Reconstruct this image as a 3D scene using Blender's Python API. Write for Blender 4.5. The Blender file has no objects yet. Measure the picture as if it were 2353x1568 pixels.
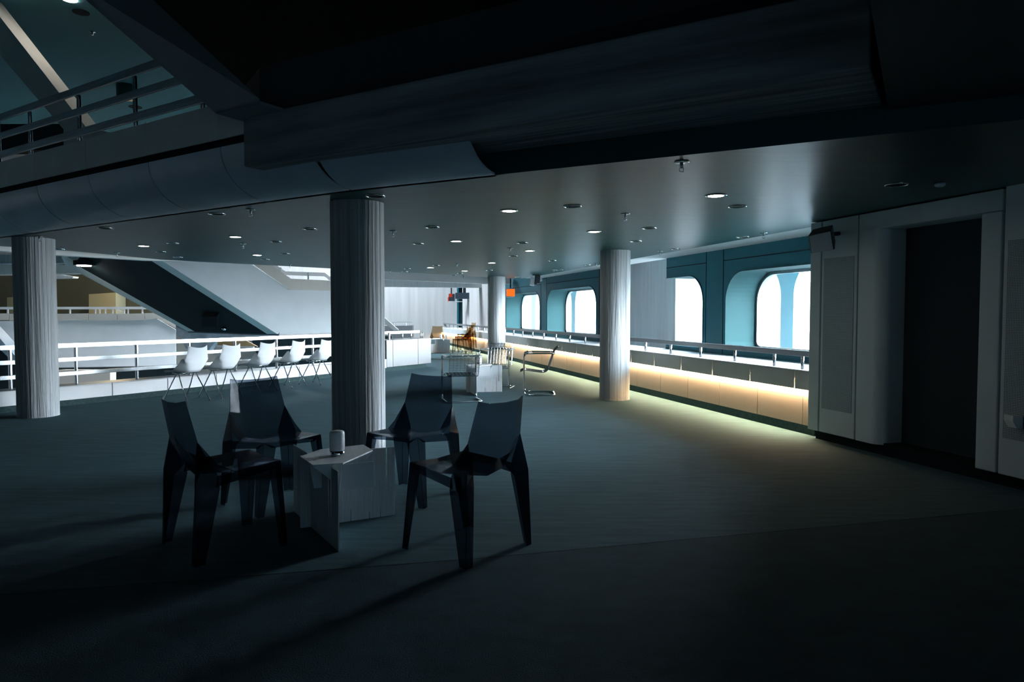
import bpy, bmesh, math, random
from mathutils import Vector, Matrix
random.seed(7)
SC = bpy.context.scene
COL = SC.collection

# ------------------------------------------------------------------ camera, daylight, exposure
F, CX, CY, EYE = 1569.0, 1176.5, 784.0, 1.28          # focal length in px of the 2353x1568 frame, eye height
PITCH = math.atan(64 / F)
cd = bpy.data.cameras.new('camera'); cam = bpy.data.objects.new('camera', cd); COL.objects.link(cam)
cd.sensor_width = 36.0; cd.lens = 36.0 * F / 2353.0; cd.clip_end = 300; cd.clip_start = 0.05
cam.location = (0, 0, EYE); cam.rotation_euler = (math.pi / 2 - PITCH, 0, 0)
SC.camera = cam
SC.view_settings.view_transform = 'Standard'; SC.view_settings.look = 'None'
SC.view_settings.gamma = 1.0; SC.view_settings.use_curve_mapping = False
SC.view_settings.exposure = 0.0
W = bpy.data.worlds.new('overcast_sky'); SC.world = W; W.use_nodes = True
bg = W.node_tree.nodes['Background']; bg.inputs[1].default_value = 138.0
_n = W.node_tree.nodes; _l = W.node_tree.links            # bright overcast sky above, dull ground below
_tc = _n.new('ShaderNodeTexCoord'); _sp = _n.new('ShaderNodeSeparateXYZ'); _rp = _n.new('ShaderNodeValToRGB')
_l.new(_tc.outputs['Generated'], _sp.inputs[0]); _mr = _n.new('ShaderNodeMapRange'); _mr.inputs[1].default_value = -1; _mr.inputs[2].default_value = 1
_l.new(_sp.outputs[2], _mr.inputs[0]); _l.new(_mr.outputs[0], _rp.inputs[0]); _l.new(_rp.outputs[0], bg.inputs[0])
_rp.color_ramp.elements[0].position = .44; _rp.color_ramp.elements[0].color = (.11, .125, .14, 1)
_rp.color_ramp.elements[1].position = .60; _rp.color_ramp.elements[1].color = (.78, .89, 1.0, 1)
_e = _rp.color_ramp.elements.new(.50); _e.color = (.255, .288, .32, 1)
SC.cycles.max_bounces = 8; SC.cycles.diffuse_bounces = 4; SC.cycles.glossy_bounces = 4
SC.cycles.transparent_max_bounces = 24; SC.cycles.use_denoising = True
SC.cycles.sample_clamp_indirect = 6.0; SC.cycles.caustics_reflective = False; SC.cycles.caustics_refractive = False

def portal(name, p, normal, w, h):
    """daylight opening: guides sampling of the sky, gives off nothing itself"""
    l = bpy.data.lights.new(name, 'AREA'); l.shape = 'RECTANGLE'; l.size = w; l.size_y = h
    l.cycles.is_portal = True
    o = bpy.data.objects.new(name, l); COL.objects.link(o); o.location = p
    o.rotation_euler = Vector(normal).to_track_quat('-Z', 'Z' if abs(normal[2]) < .9 else 'Y').to_euler()
    return o

# ------------------------------------------------------------------ measuring helpers
def ray(px, py):
    u = (px - CX) / F; v = -(py - CY) / F; c, s = math.cos(PITCH), math.sin(PITCH)
    return Vector((u, c + v * s, -s + v * c))
def fl(px, py, z=0.0):
    r = ray(px, py); t = (z - EYE) / r.z
    return Vector((r.x * t, r.y * t, z))
class Fr:
    """upright plane: origin, direction az (deg from +Y towards +X), normal to its right"""
    def __init__(s, P, az):
        a = math.radians(az); s.P = Vector((P[0], P[1], 0)); s.az = az
        s.x = Vector((math.sin(a), math.cos(a), 0)); s.n = Vector((math.cos(a), -math.sin(a), 0))
    def pt(s, t, d, z): return s.P + s.x * t + s.n * d + Vector((0, 0, z))
    def hit(s, px, py, d=0.0):
        r = ray(px, py); k = (s.P + s.n * d).dot(s.n) / (r.x * s.n.x + r.y * s.n.y)
        q = Vector((r.x * k, r.y * k, 0)); return (q - s.P).dot(s.x), EYE + r.z * k
    def t(s, px, d=0.0): return s.hit(px, 720, d)[0]
    def z(s, px, py, d=0.0): return s.hit(px, py, d)[1]
def dirv(az): a = math.radians(az); return Vector((math.sin(a), math.cos(a), 0))

# ------------------------------------------------------------------ materials
def new_mat(name):
    m = bpy.data.materials.new(name); m.use_nodes = True
    return m, m.node_tree.nodes, m.node_tree.links, m.node_tree.nodes['Principled BSDF']
def mat(name, col, rough=.6, metal=0.0, spec=.5, noise=0.0, scale=(8, 8, 8), bump=0.0, bscale=None, detail=4.0):
    m, N, L, b = new_mat(name)
    b.inputs['Roughness'].default_value = rough; b.inputs['Metallic'].default_value = metal
    b.inputs['Specular IOR Level'].default_value = spec
    b.inputs['Base Color'].default_value = (*col, 1)
    if noise or bump:
        tc = N.new('ShaderNodeTexCoord'); mp = N.new('ShaderNodeMapping'); mp.inputs['Scale'].default_value = scale
        nz = N.new('ShaderNodeTexNoise'); nz.inputs['Scale'].default_value = 1.0; nz.inputs['Detail'].default_value = detail
        L.new(tc.outputs['Object'], mp.inputs[0]); L.new(mp.outputs[0], nz.inputs['Vector'])
        if noise:
            rp = N.new('ShaderNodeValToRGB')
            rp.color_ramp.elements[0].position = .3; rp.color_ramp.elements[1].position = .7
            rp.color_ramp.elements[0].color = (*[c * (1 - noise) for c in col], 1)
            rp.color_ramp.elements[1].color = (*[min(1, c * (1 + noise)) for c in col], 1)
            L.new(nz.outputs['Fac'], rp.inputs[0]); L.new(rp.outputs[0], b.inputs['Base Color'])
        if bump:
            nb = nz
            if bscale:
                mp2 = N.new('ShaderNodeMapping'); mp2.inputs['Scale'].default_value = bscale
                nb = N.new('ShaderNodeTexNoise'); nb.inputs['Scale'].default_value = 1.0; nb.inputs['Detail'].default_value = 3
                L.new(tc.outputs['Object'], mp2.inputs[0]); L.new(mp2.outputs[0], nb.inputs['Vector'])
            bp = N.new('ShaderNodeBump'); bp.inputs['Strength'].default_value = bump; bp.inputs['Distance'].default_value = .02
            L.new(nb.outputs['Fac'], bp.inputs['Height']); L.new(bp.outputs[0], b.inputs['Normal'])
    return m
def emit(name, col, s):
    m, N, L, b = new_mat(name)
    b.inputs['Base Color'].default_value = (*col, 1); b.inputs['Emission Color'].default_value = (*col, 1)
    b.inputs['Emission Strength'].default_value = s
    return m
def clear(name, tint, gloss_col=(1, 1, 1), rough=.02, ior=1.5):
    """thin clear sheet: tinted see-through plus a Fresnel reflection"""
    m, N, L, b = new_mat(name); N.remove(b); out = N['Material Output']
    tr = N.new('ShaderNodeBsdfTransparent'); tr.inputs[0].default_value = (*tint, 1)
    gl = N.new('ShaderNodeBsdfGlossy'); gl.inputs[0].default_value = (*gloss_col, 1); gl.inputs['Roughness'].default_value = rough
    lw = N.new('ShaderNodeLayerWeight'); lw.inputs[0].default_value = .5
    pw = N.new('ShaderNodeMath'); pw.operation = 'POWER'; pw.inputs[1].default_value = 5.0; L.new(lw.outputs['Facing'], pw.inputs[0])
    fr = N.new('ShaderNodeMath'); fr.operation = 'MULTIPLY_ADD'; fr.inputs[1].default_value = .5; fr.inputs[2].default_value = .002; L.new(pw.outputs[0], fr.inputs[0])
    mx = N.new('ShaderNodeMixShader')
    L.new(fr.outputs[0], mx.inputs[0]); L.new(tr.outputs[0], mx.inputs[1]); L.new(gl.outputs[0], mx.inputs[2]); L.new(mx.outputs[0], out.inputs[0])
    return m
M = {}
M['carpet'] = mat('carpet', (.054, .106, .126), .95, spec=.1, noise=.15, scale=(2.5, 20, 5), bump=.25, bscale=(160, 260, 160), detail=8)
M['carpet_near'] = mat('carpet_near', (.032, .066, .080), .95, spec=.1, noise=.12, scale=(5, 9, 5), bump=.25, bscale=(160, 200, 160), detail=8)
M['carpet_dark'] = mat('carpet_dark', (.035, .062, .064), .95, spec=.1, noise=.2, scale=(30, 30, 30))
M['ceiling'] = mat('ceiling_paint', (.012, .056, .058), .36, spec=.22, noise=.16, scale=(1.2, 4.0, 1), bump=.08, bscale=(1.5, 7, 1))
M['ceiling_high'] = mat('upper_ceiling_paint', (.05, .15, .17), .8, spec=.1)
M['ceiling_white'] = mat('ceiling_white', (.8, .82, .82), .6)
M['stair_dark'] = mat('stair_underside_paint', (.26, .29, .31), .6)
M['olive_lit'] = mat('ochre_wall_lit', (.34, .30, .18), .8)  # ochre brightened in its colour to stand for light on the box fronts
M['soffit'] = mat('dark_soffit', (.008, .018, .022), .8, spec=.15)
M['dark'] = mat('dark_paint', (.022, .035, .042), .8, spec=.2)
M['black'] = mat('black_gap', (.008, .012, .015), .9, spec=.1)
M['far_concrete'] = mat('far_concrete', (.40, .40, .40), .85, noise=.12, scale=(6, 6, .3))
M['panel_far'] = mat('far_parapet_panel', (.26, .26, .27), .4)
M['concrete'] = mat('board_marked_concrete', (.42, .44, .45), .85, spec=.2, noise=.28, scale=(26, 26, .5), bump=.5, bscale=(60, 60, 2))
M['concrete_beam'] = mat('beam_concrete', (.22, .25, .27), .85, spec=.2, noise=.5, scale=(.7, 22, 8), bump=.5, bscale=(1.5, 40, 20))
M['concrete_light'] = mat('pale_concrete', (.78, .78, .78), .85, spec=.2, noise=.10, scale=(14, 14, .4), bump=.3, bscale=(30, 30, .6))
M['white_wall'] = mat('white_panel', (.72, .73, .74), .55, noise=.03, scale=(3, 3, 3))
M['cream'] = mat('cream_panel', (.62, .56, .50), .5, noise=.03, scale=(3, 3, 3))
M['panel_white'] = mat('parapet_white_panel', (.74, .74, .75), .4, noise=.03, scale=(3, 3, 3))
M['panel_warm'] = mat('parapet_cream_panel', (.25, .225, .195), .4, noise=.04, scale=(2, 2, 2))
M['panel_grey'] = mat('parapet_grey_panel', (.56, .58, .58), .45, noise=.04, scale=(2, 2, 2))
M['fascia'] = mat('fascia_metal_panel', (.55, .64, .74), .38, metal=.05, noise=.08, scale=(3, 3, 3))
M['fascia_top'] = mat('fascia_painted_panel', (.85, .84, .80), .45, noise=.05, scale=(3, 3, 3))
M['steel'] = mat('brushed_steel', (.72, .74, .76), .22, metal=1, noise=.12, scale=(1.2, 1.2, 60))
M['steel_dark'] = mat('upper_rail_steel', (.36, .40, .44), .3, metal=1, noise=.2, scale=(2, 2, 50))
M['steel_mat'] = mat('grey_rail_metal', (.30, .32, .34), .38, metal=.7, noise=.08, scale=(2, 2, 20))
M['chrome'] = mat('chrome_tube', (.86, .88, .9), .07, metal=1)
M['wire'] = mat('chromed_wire', (.55, .57, .6), .18, metal=1)
M['teal'] = mat('teal_wall_panel', (.008, .098, .128), .55, spec=.2, noise=.06, scale=(2, 2, 2))
M['teal_light'] = mat('light_teal_lining', (.030, .078, .084), .7, spec=.08, noise=.03, scale=(2, 2, 2))
M['frame'] = mat('window_frame_metal', (.55, .58, .60), .3, metal=.6)
M['glass'] = clear('window_glass', (.96, .99, .99))
M['outer_skin'] = mat('facade_aluminium', (.85, .86, .88), .5, metal=.1, noise=.06, scale=(3, 3, .4))
M['wallgrey'] = mat('wall_cladding_grey', (.62, .72, .74), .5, noise=.04, scale=(3, 3, 3))
M['smoke'] = clear('smoked_polycarbonate', (.36, .40, .45), rough=.12)
M['amber'] = clear('amber_polycarbonate', (.72, .60, .47), rough=.06)
M['amber_seat'] = mat('dark_amber_seat', (.04, .04, .05), .15)
M['shell'] = mat('white_plastic_shell', (.80, .82, .84), .3)
M['twin'] = mat('white_twinwall_sheet', (.80, .84, .88), .4, noise=.10, scale=(110, 110, 3), bump=.3, bscale=(170, 170, 6))
M['flap'] = mat('white_twinwall_flap', (.85, .88, .92), .45)
M['lamp_glass'] = mat('frosted_lamp_glass', (.92, .93, .98), .35, noise=.04, scale=(200, 200, 200))
M['rubber'] = mat('black_rubber', (.02, .02, .022), .6)
M['bulb'] = emit('lamp_disc', (1.0, .93, .82), 70)
M['led'] = emit('warm_led', (1.0, .68, .38), 470)
M['plastic_sheet'] = mat('grey_dust_sheet', (.34, .38, .42), .4, noise=.25, scale=(5, 5, 5), bump=.8, bscale=(9, 9, 9))
M['wood'] = mat('tan_board', (.50, .33, .16), .5, noise=.15, scale=(3, 3, 12))
M['olive'] = mat('ochre_wall', (.085, .075, .045), .8, noise=.05, scale=(2, 2, 2))
M['orange'] = emit('orange_sign', (.95, .16, .01), .9)
M['red'] = mat('red_marker', (.75, .045, .01), .4)
M['navy'] = mat('navy_sign_box', (.025, .045, .07), .4)
M['spk_black'] = mat('speaker_black', (.02, .028, .034), .45)
M['spk_grille'] = mat('speaker_grille', (.55, .60, .64), .6, noise=.2, scale=(200, 200, 200))
def perforated(name, col, hole, pitch):
    m, N, L, b = new_mat(name); b.inputs['Roughness'].default_value = .5
    tc = N.new('ShaderNodeTexCoord'); sp = N.new('ShaderNodeSeparateXYZ'); L.new(tc.outputs['Object'], sp.inputs[0])
    def wave(sock):
        a = N.new('ShaderNodeMath'); a.operation = 'MULTIPLY'; a.inputs[1].default_value = 2 * math.pi / pitch; L.new(sock, a.inputs[0])
        s = N.new('ShaderNodeMath'); s.operation = 'SINE'; L.new(a.outputs[0], s.inputs[0]); return s.outputs[0]
    ad = N.new('ShaderNodeMath'); ad.operation = 'ADD'; L.new(wave(sp.outputs[0]), ad.inputs[0]); L.new(wave(sp.outputs[2]), ad.inputs[1])
    gt = N.new('ShaderNodeMath'); gt.operation = 'GREATER_THAN'; gt.inputs[1].default_value = .55; L.new(ad.outputs[0], gt.inputs[0])
    mx = N.new('ShaderNodeMix'); mx.data_type = 'RGBA'; mx.inputs[6].default_value = (*col, 1); mx.inputs[7].default_value = (*hole, 1)
    L.new(gt.outputs[0], mx.inputs[0]); L.new(mx.outputs[2], b.inputs['Base Color'])
    return m
M['perf'] = perforated('perforated_grille', (.44, .54, .56), (.05, .08, .09), .012)

# ------------------------------------------------------------------ mesh builder
class MB:
    def __init__(s): s.v = []; s.f = []
    def add(s, vs, fs):
        k = len(s.v); s.v += [Vector(v) for v in vs]; s.f += [tuple(i + k for i in f) for f in fs]; return s
    def box(s, c, size, rz=0.0, rot=None):
        R = rot or Matrix.Rotation(rz, 3, 'Z'); h = Vector(size) / 2; c = Vector(c)
        vs = [c + R @ Vector((x * h.x, y * h.y, z * h.z)) for z in (-1, 1) for y in (-1, 1) for x in (-1, 1)]
        return s.add(vs, [(0, 2, 3, 1), (4, 5, 7, 6), (0, 1, 5, 4), (2, 6, 7, 3), (0, 4, 6, 2), (1, 3, 7, 5)])
    def fbox(s, f, t0, t1, d0, d1, z0, z1):
        vs = [f.pt(t, d, z) for z in (z0, z1) for d in (d0, d1) for t in (t0, t1)]
        return s.add(vs, [(0, 2, 3, 1), (4, 5, 7, 6), (0, 1, 5, 4), (2, 6, 7, 3), (0, 4, 6, 2), (1, 3, 7, 5)])
    def prism(s, pts, off):
        """closed planar polygon given as 3D points, extruded by the vector off"""
        n = len(pts); off = Vector(off); a = [Vector(p) for p in pts]
        return s.add(a + [p + off for p in a], [tuple(range(n))[::-1], tuple(range(n, 2 * n))] + [(i, (i + 1) % n, n + (i + 1) % n, n + i) for i in range(n)])
    def tube(s, path, r, seg=10, closed=False):
        P = [Vector(p) for p in path]; n = len(P); rings = []
        up = Vector((0, 0, 1)); prev = None
        for i, p in enumerate(P):
            if closed: d = (P[(i + 1) % n] - P[i - 1])
            else: d = (P[min(i + 1, n - 1)] - P[max(i - 1, 0)])
            d.normalize()
            if prev is None:
                a = d.cross(up if abs(d.z) < .95 else Vector((1, 0, 0))); a.normalize()
            else:
                a = prev - d * prev.dot(d); a.normalize()
            b = d.cross(a); prev = a
            rings.append([p + (a * math.cos(2 * math.pi * k / seg) + b * math.sin(2 * math.pi * k / seg)) * r for k in range(seg)])
        fs = []; m = n if closed else n - 1
        for i in range(m):
            j = (i + 1) % n
            for k in range(seg): fs.append((i * seg + k, i * seg + (k + 1) % seg, j * seg + (k + 1) % seg, j * seg + k))
        if not closed: fs += [tuple(range(seg))[::-1], tuple(range((n - 1) * seg, n * seg))]
        return s.add([v for rr in rings for v in rr], fs)
    def lathe(s, prof, c=(0, 0, 0), seg=32):
        c = Vector(c); vs = []; n = len(prof)
        for r, z in prof: vs += [c + Vector((r * math.cos(2 * math.pi * k / seg), r * math.sin(2 * math.pi * k / seg), z)) for k in range(seg)]
        fs = [(i * seg + k, i * seg + (k + 1) % seg, (i + 1) * seg + (k + 1) % seg, (i + 1) * seg + k) for i in range(n - 1) for k in range(seg)]
        fs += [tuple(range(seg))[::-1], tuple(range((n - 1) * seg, n * seg))]
        return s.add(vs, fs)
    def build(s, name, m, parent=None, smooth=False, bevel=0.0, solid=0.0, origin=None, az=None):
        me = bpy.data.meshes.new(name)
        o = bpy.data.objects.new(name, me)
        vs = s.v
        if origin is not None:
            R = Matrix.Rotation(-math.radians(az or 0) + (math.pi / 2 if az is not None else 0), 3, 'Z')
            Ri = R.transposed(); og = Vector(origin)
            vs = [Ri @ (v - og) for v in vs]
            o.location = og; o.rotation_euler = (0, 0, -math.radians(az or 0) + (math.pi / 2 if az is not None else 0))
        me.from_pydata([tuple(v) for v in vs], [], s.f); me.materials.append(M[m] if isinstance(m, str) else m)
        bm = bmesh.new(); bm.from_mesh(me); bmesh.ops.recalc_face_normals(bm, faces=bm.faces); bm.to_mesh(me); bm.free()
        if smooth:
            for p in me.polygons: p.use_smooth = True
        COL.objects.link(o)
        if parent is not None: o.parent = parent
        if solid:
            md = o.modifiers.new('thickness', 'SOLIDIFY'); md.thickness = solid; md.offset = 0
        if bevel:
            md = o.modifiers.new('edge', 'BEVEL'); md.width = bevel; md.segments = 2; md.limit_method = 'ANGLE'; md.angle_limit = math.radians(40)
        if smooth:
            try:
                md = o.modifiers.new('wn', 'WEIGHTED_NORMAL'); md.keep_sharp = True
            except Exception: pass
        return o
def tag(o, label, cat, group=None, kind=None):
    o['label'] = label; o['category'] = cat
    if group: o['group'] = group
    if kind: o['kind'] = kind
    return o
def struct(o, label=None, cat=None):
    o['kind'] = 'structure'
    if label: o['label'] = label; o['category'] = cat or 'wall'
    return o
def thing(name, label, cat, loc=(0, 0, 0), az=0.0, group=None, kind=None):
    o = bpy.data.objects.new(name, None); COL.objects.link(o); o.location = loc; o.rotation_euler = (0, 0, -math.radians(az))
    return tag(o, label, cat, group, kind)
def copy_tree(o, parent=None):
    c = o.copy(); COL.objects.link(c)
    if parent is not None: c.parent = parent
    for ch in list(o.children): copy_tree(ch, c)
    return c
def at(o, loc, az, label=None):
    o.location = loc; o.rotation_euler = (0, 0, -math.radians(az))
    if label: o['label'] = label
    return o
def rrect(t0, t1, z0, z1, rt, rb, n=10):
    """rounded rectangle outline (t,z); rt radius of the top corners, rb of the bottom ones"""
    pts = []
    for cx_, cz_, r, a0 in ((t1 - rb, z0 + rb, rb, -90), (t1 - rt, z1 - rt, rt, 0), (t0 + rt, z1 - rt, rt, 90), (t0 + rb, z0 + rb, rb, 180)):
        for k in range(n + 1):
            a = math.radians(a0 + 90 * k / n); pts.append((cx_ + r * math.cos(a), cz_ + r * math.sin(a)))
    return pts
def holed(f, outer, holes, d0, d1, name, m, parent=None):
    """upright plate with openings, thickness d0..d1"""
    bm = bmesh.new(); loops = []
    for lp in [outer] + holes:
        vs = [bm.verts.new(f.pt(t, d0, z)) for t, z in lp]; loops.append(vs)
        for i in range(len(vs)): bm.edges.new((vs[i], vs[(i + 1) % len(vs)]))
    bmesh.ops.triangle_fill(bm, use_beauty=True, use_dissolve=False, edges=bm.edges[:])
    r = bmesh.ops.extrude_face_region(bm, geom=bm.faces[:])
    bmesh.ops.translate(bm, vec=f.n * (d1 - d0), verts=[g for g in r['geom'] if isinstance(g, bmesh.types.BMVert)])
    bmesh.ops.recalc_face_normals(bm, faces=bm.faces)
    me = bpy.data.meshes.new(name); bm.to_mesh(me); bm.free(); me.materials.append(M[m])
    o = bpy.data.objects.new(name, me); COL.objects.link(o)
    if parent is not None: o.parent = parent
    return o
def ring(f, out, inn, d0, d1, name, m, parent=None):
    n = len(out); vs = [f.pt(t, d0, z) for t, z in out] + [f.pt(t, d0, z) for t, z in inn] + [f.pt(t, d1, z) for t, z in out] + [f.pt(t, d1, z) for t, z in inn]
    fs = []
    for i in range(n):
        j = (i + 1) % n
        fs += [(i, j, n + j, n + i), (2 * n + i, 2 * n + j, 3 * n + j, 3 * n + i), (i, j, 2 * n + j, 2 * n + i), (n + i, n + j, 3 * n + j, 3 * n + i)]
    return MB().add(vs, fs).build(name, m, parent)
def slabpoly(name, pts, z0, z1, m):
    return MB().prism([Vector((p[0], p[1], z0)) for p in pts], (0, 0, z1 - z0)).build(name, m)

# ------------------------------------------------------------------ planes of the place
CZ = 2.20                                              # underside of the low ceiling
RW = Fr(fl(1447, 897), -15.6)                          # window-side parapet, t grows away from the camera
LW = Fr(fl(138, 935), 31.4)                            # railing over the stair hall
PR, PH = .41, .36
pA, pB, pC = fl(0, 545, CZ), fl(805, 437, CZ), fl(2353, 275, CZ)
azp1 = math.degrees(math.atan2(pB.x - pA.x, pB.y - pA.y)); azp2 = math.degrees(math.atan2(pC.x - pB.x, pC.y - pB.y))
PW = Fr(pA, azp1)                                      # edge of the low ceiling under the upper gallery, normal towards camera side
PW2 = Fr(pB, azp2)

# ------------------------------------------------------------------ room shell
Lend = LW.t(985)
corner = RW.pt(RW.t(1000), 0, 0)
floor_pts = [LW.pt(-14, -.06, 0), LW.pt(Lend, -.06, 0), LW.pt(Lend, -3.0, 0), Vector((-9, 33, 0)), corner + Vector((-4.5, .3, 0)), corner + Vector((.3, .5, 0)), RW.pt(-4.3, .3, 0), RW.pt(-13, 1.5, 0), Vector((6, -4, 0)), Vector((-14, -4, 0))]
fo = slabpoly('floor', floor_pts, -.35, 0, 'carpet'); struct(fo)
b = MB()                                               # carpet seam
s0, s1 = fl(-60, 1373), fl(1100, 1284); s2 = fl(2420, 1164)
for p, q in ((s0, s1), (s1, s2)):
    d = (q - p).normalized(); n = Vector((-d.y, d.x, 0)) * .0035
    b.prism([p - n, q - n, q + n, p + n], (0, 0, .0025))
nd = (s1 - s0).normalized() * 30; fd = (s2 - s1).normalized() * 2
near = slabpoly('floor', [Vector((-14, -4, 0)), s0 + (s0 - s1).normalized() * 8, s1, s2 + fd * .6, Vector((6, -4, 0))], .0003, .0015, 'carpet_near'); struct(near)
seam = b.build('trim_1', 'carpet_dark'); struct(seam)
low = slabpoly('floor_lower', [(-34, -6), (14, -6), (14, 60), (-34, 60)], -4.3, -4.0, 'carpet'); struct(low)
# low ceiling
cl = [pA + PW.x * -1.3, pB, pC, PW2.pt((pC - pB).length + 2.5, 0, 0), RW.pt(-9, .12, 0), RW.pt(-4.5, .12, 0), fl(1205, 640, CZ), fl(1165, 640, CZ), fl(890, 624, CZ), fl(370, 597, CZ), fl(130, 573.5, CZ), fl(0, 566, CZ)]
ce = slabpoly('ceiling', cl, CZ, CZ + .3, 'ceiling'); struct(ce)
t_c = (fl(1205, 640, CZ) - RW.P).dot(RW.x)
tr = MB().fbox(RW, -4.45, t_c, .125, .74, CZ + .005, CZ + .3).build('trim_2', 'ceiling_white'); struct(tr)

# ------------------------------------------------------------------ window wall
WD, GD = .70, 1.22
wins = [(-5.05, -1.69), (-1.09, .30), (3.11, 6.38), (7.0, 10.42), (11.05, 14.4)]
ZB, ZT = .75, 1.875
holes = []
for i, (a, c) in enumerate(wins):
    if i != 1: holes.append(rrect(a, c, ZB, ZT, .42, .12))
# panel run nearest the camera ends at the concrete pier, its last window open to it
near = [(-5.5, 0.0), (.08, 0.0), (.08, ZB)] + [(-1.09 + .10, ZB), (-1.09 + .03, ZB + .03), (-1.09, ZB + .10)] + \
       [(-1.09 + .42 - .42 * math.cos(math.radians(k * 9)), ZT - .42 + .42 * math.sin(math.radians(k * 9))) for k in range(11)] + [(.08, ZT), (.08, 3.2), (-5.5, 3.2)]
w1 = holed(RW, near, [holes[0]], WD, GD, 'wall_window', 'teal'); struct(w1)
w2 = holed(RW, [(3.0, 0), (14.9, 0), (14.9, 5.5), (3.0, 5.5)], holes[1:], WD, GD, 'wall_window_far', 'teal'); struct(w2)
# seams of the wall cladding
b = MB()
for t in (-1.62, -1.16, 2.98, 6.46, 6.92, 10.5, 10.97): b.fbox(RW, t - .006, t + .006, WD - .004, WD + .01, ZB - .2, 2.6)
for t0, t1 in ((-5.5, -1.62), (-1.16, .08), (3.0, 6.46), (6.92, 10.5)): b.fbox(RW, t0, t1, WD - .004, WD + .01, 2.035, 2.047)
struct(b.build('trim_3', 'black'))
def window(i, a, c, full=True):
    wf = Fr(RW.P, RW.az)
    root = bpy.data.objects.new('window_%d' % i, None); COL.objects.link(root); struct(root)
    out = rrect(a, c, ZB, ZT, .42, .12); inn = rrect(a + .012, c - .012, ZB + .012, ZT - .012, .41, .11)
    ring(wf, out, inn, WD - .012, GD, 'lining', 'teal_light', root)
    f2 = rrect(a + .05, c - .05, ZB + .05, ZT - .05, .38, .08)
    ring(wf, inn, f2, GD - .03, GD + .03, 'frame', 'frame', root)
    g = MB().prism([wf.pt(t, GD, z) for t, z in f2], wf.n * .006); g.build('pane', 'glass', root)
    return root
for i, (a, c) in enumerate(wins):
    if i == 1:
        root = bpy.data.objects.new('window_2', None); COL.objects.link(root); struct(root)
        arc = [(-1.09 + .42 - .42 * math.cos(math.radians(k * 9)), ZT - .42 + .42 * math.sin(math.radians(k * 9))) for k in range(11)]
        outl = [(.08, ZB), (-1.09 + .10, ZB), (-1.09 + .03, ZB + .03), (-1.09, ZB + .10)] + arc + [(.08, ZT)]
        b = MB()
        for (ta, za), (tb, zb) in zip(outl[1:-1], outl[2:]):
            b.prism([RW.pt(ta, WD - .012, za), RW.pt(tb, WD - .012, zb), RW.pt(tb, GD, zb), RW.pt(ta, GD, za)], Vector((0, 0, -.008)) + RW.x * .008)
        b.build('lining', 'teal_light', root)
        MB().prism([RW.pt(t, GD, z) for t, z in outl], RW.n * .006).build('pane', 'glass', root)
    else: window(i + 1, a, c)
for i, (a, c) in enumerate(wins):
    portal('daylight_window_%d' % (i + 1), RW.pt((a + c) / 2, GD + .1, (ZB + ZT) / 2), -RW.n, c - a, ZT - ZB)
# outer facade skin with its own arches
oh = []
_tp = RW.t(1808, 2.35)
for k in range(-2, 7):
    t0 = _tp + k * 1.95; oh.append(rrect(t0 + .16, t0 + 1.95 - .16, .55, 2.15, .6, .12))
sk = holed(RW, [(_tp - 4.1, -.5), (_tp + 14, -.5), (_tp + 14, 3.4), (_tp - 4.1, 3.4)], oh, 2.35, 2.6, 'wall_facade', 'outer_skin'); struct(sk)
struct(MB().fbox(RW, -6.6, 12.2, GD, 2.6, -.2, .5).build('trim_4', 'outer_skin'))  # outer sill, made bright as an added reflector for the pillars and linings
# concrete piers behind the wall line
pt = RW.t(1552, 1.5)
struct(MB().prism([RW.pt(pt, 1.5, -.3), RW.pt(2.95, .74, -.3), RW.pt(2.95, 2.0, -.3), RW.pt(pt, 2.0, -.3)], (0, 0, 3.4)).build('wall_pier', 'concrete_light'))
p2 = Fr(RW.pt(15.3, .55, 0), 60)
FP = Fr(fl(1121, 805), RW.az)
struct(MB().fbox(RW, RW.t(1121, .5), RW.t(1063, .5), .5, 1.6, -.3, 5.0).build('wall_pier', 'far_concrete'))

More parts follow.
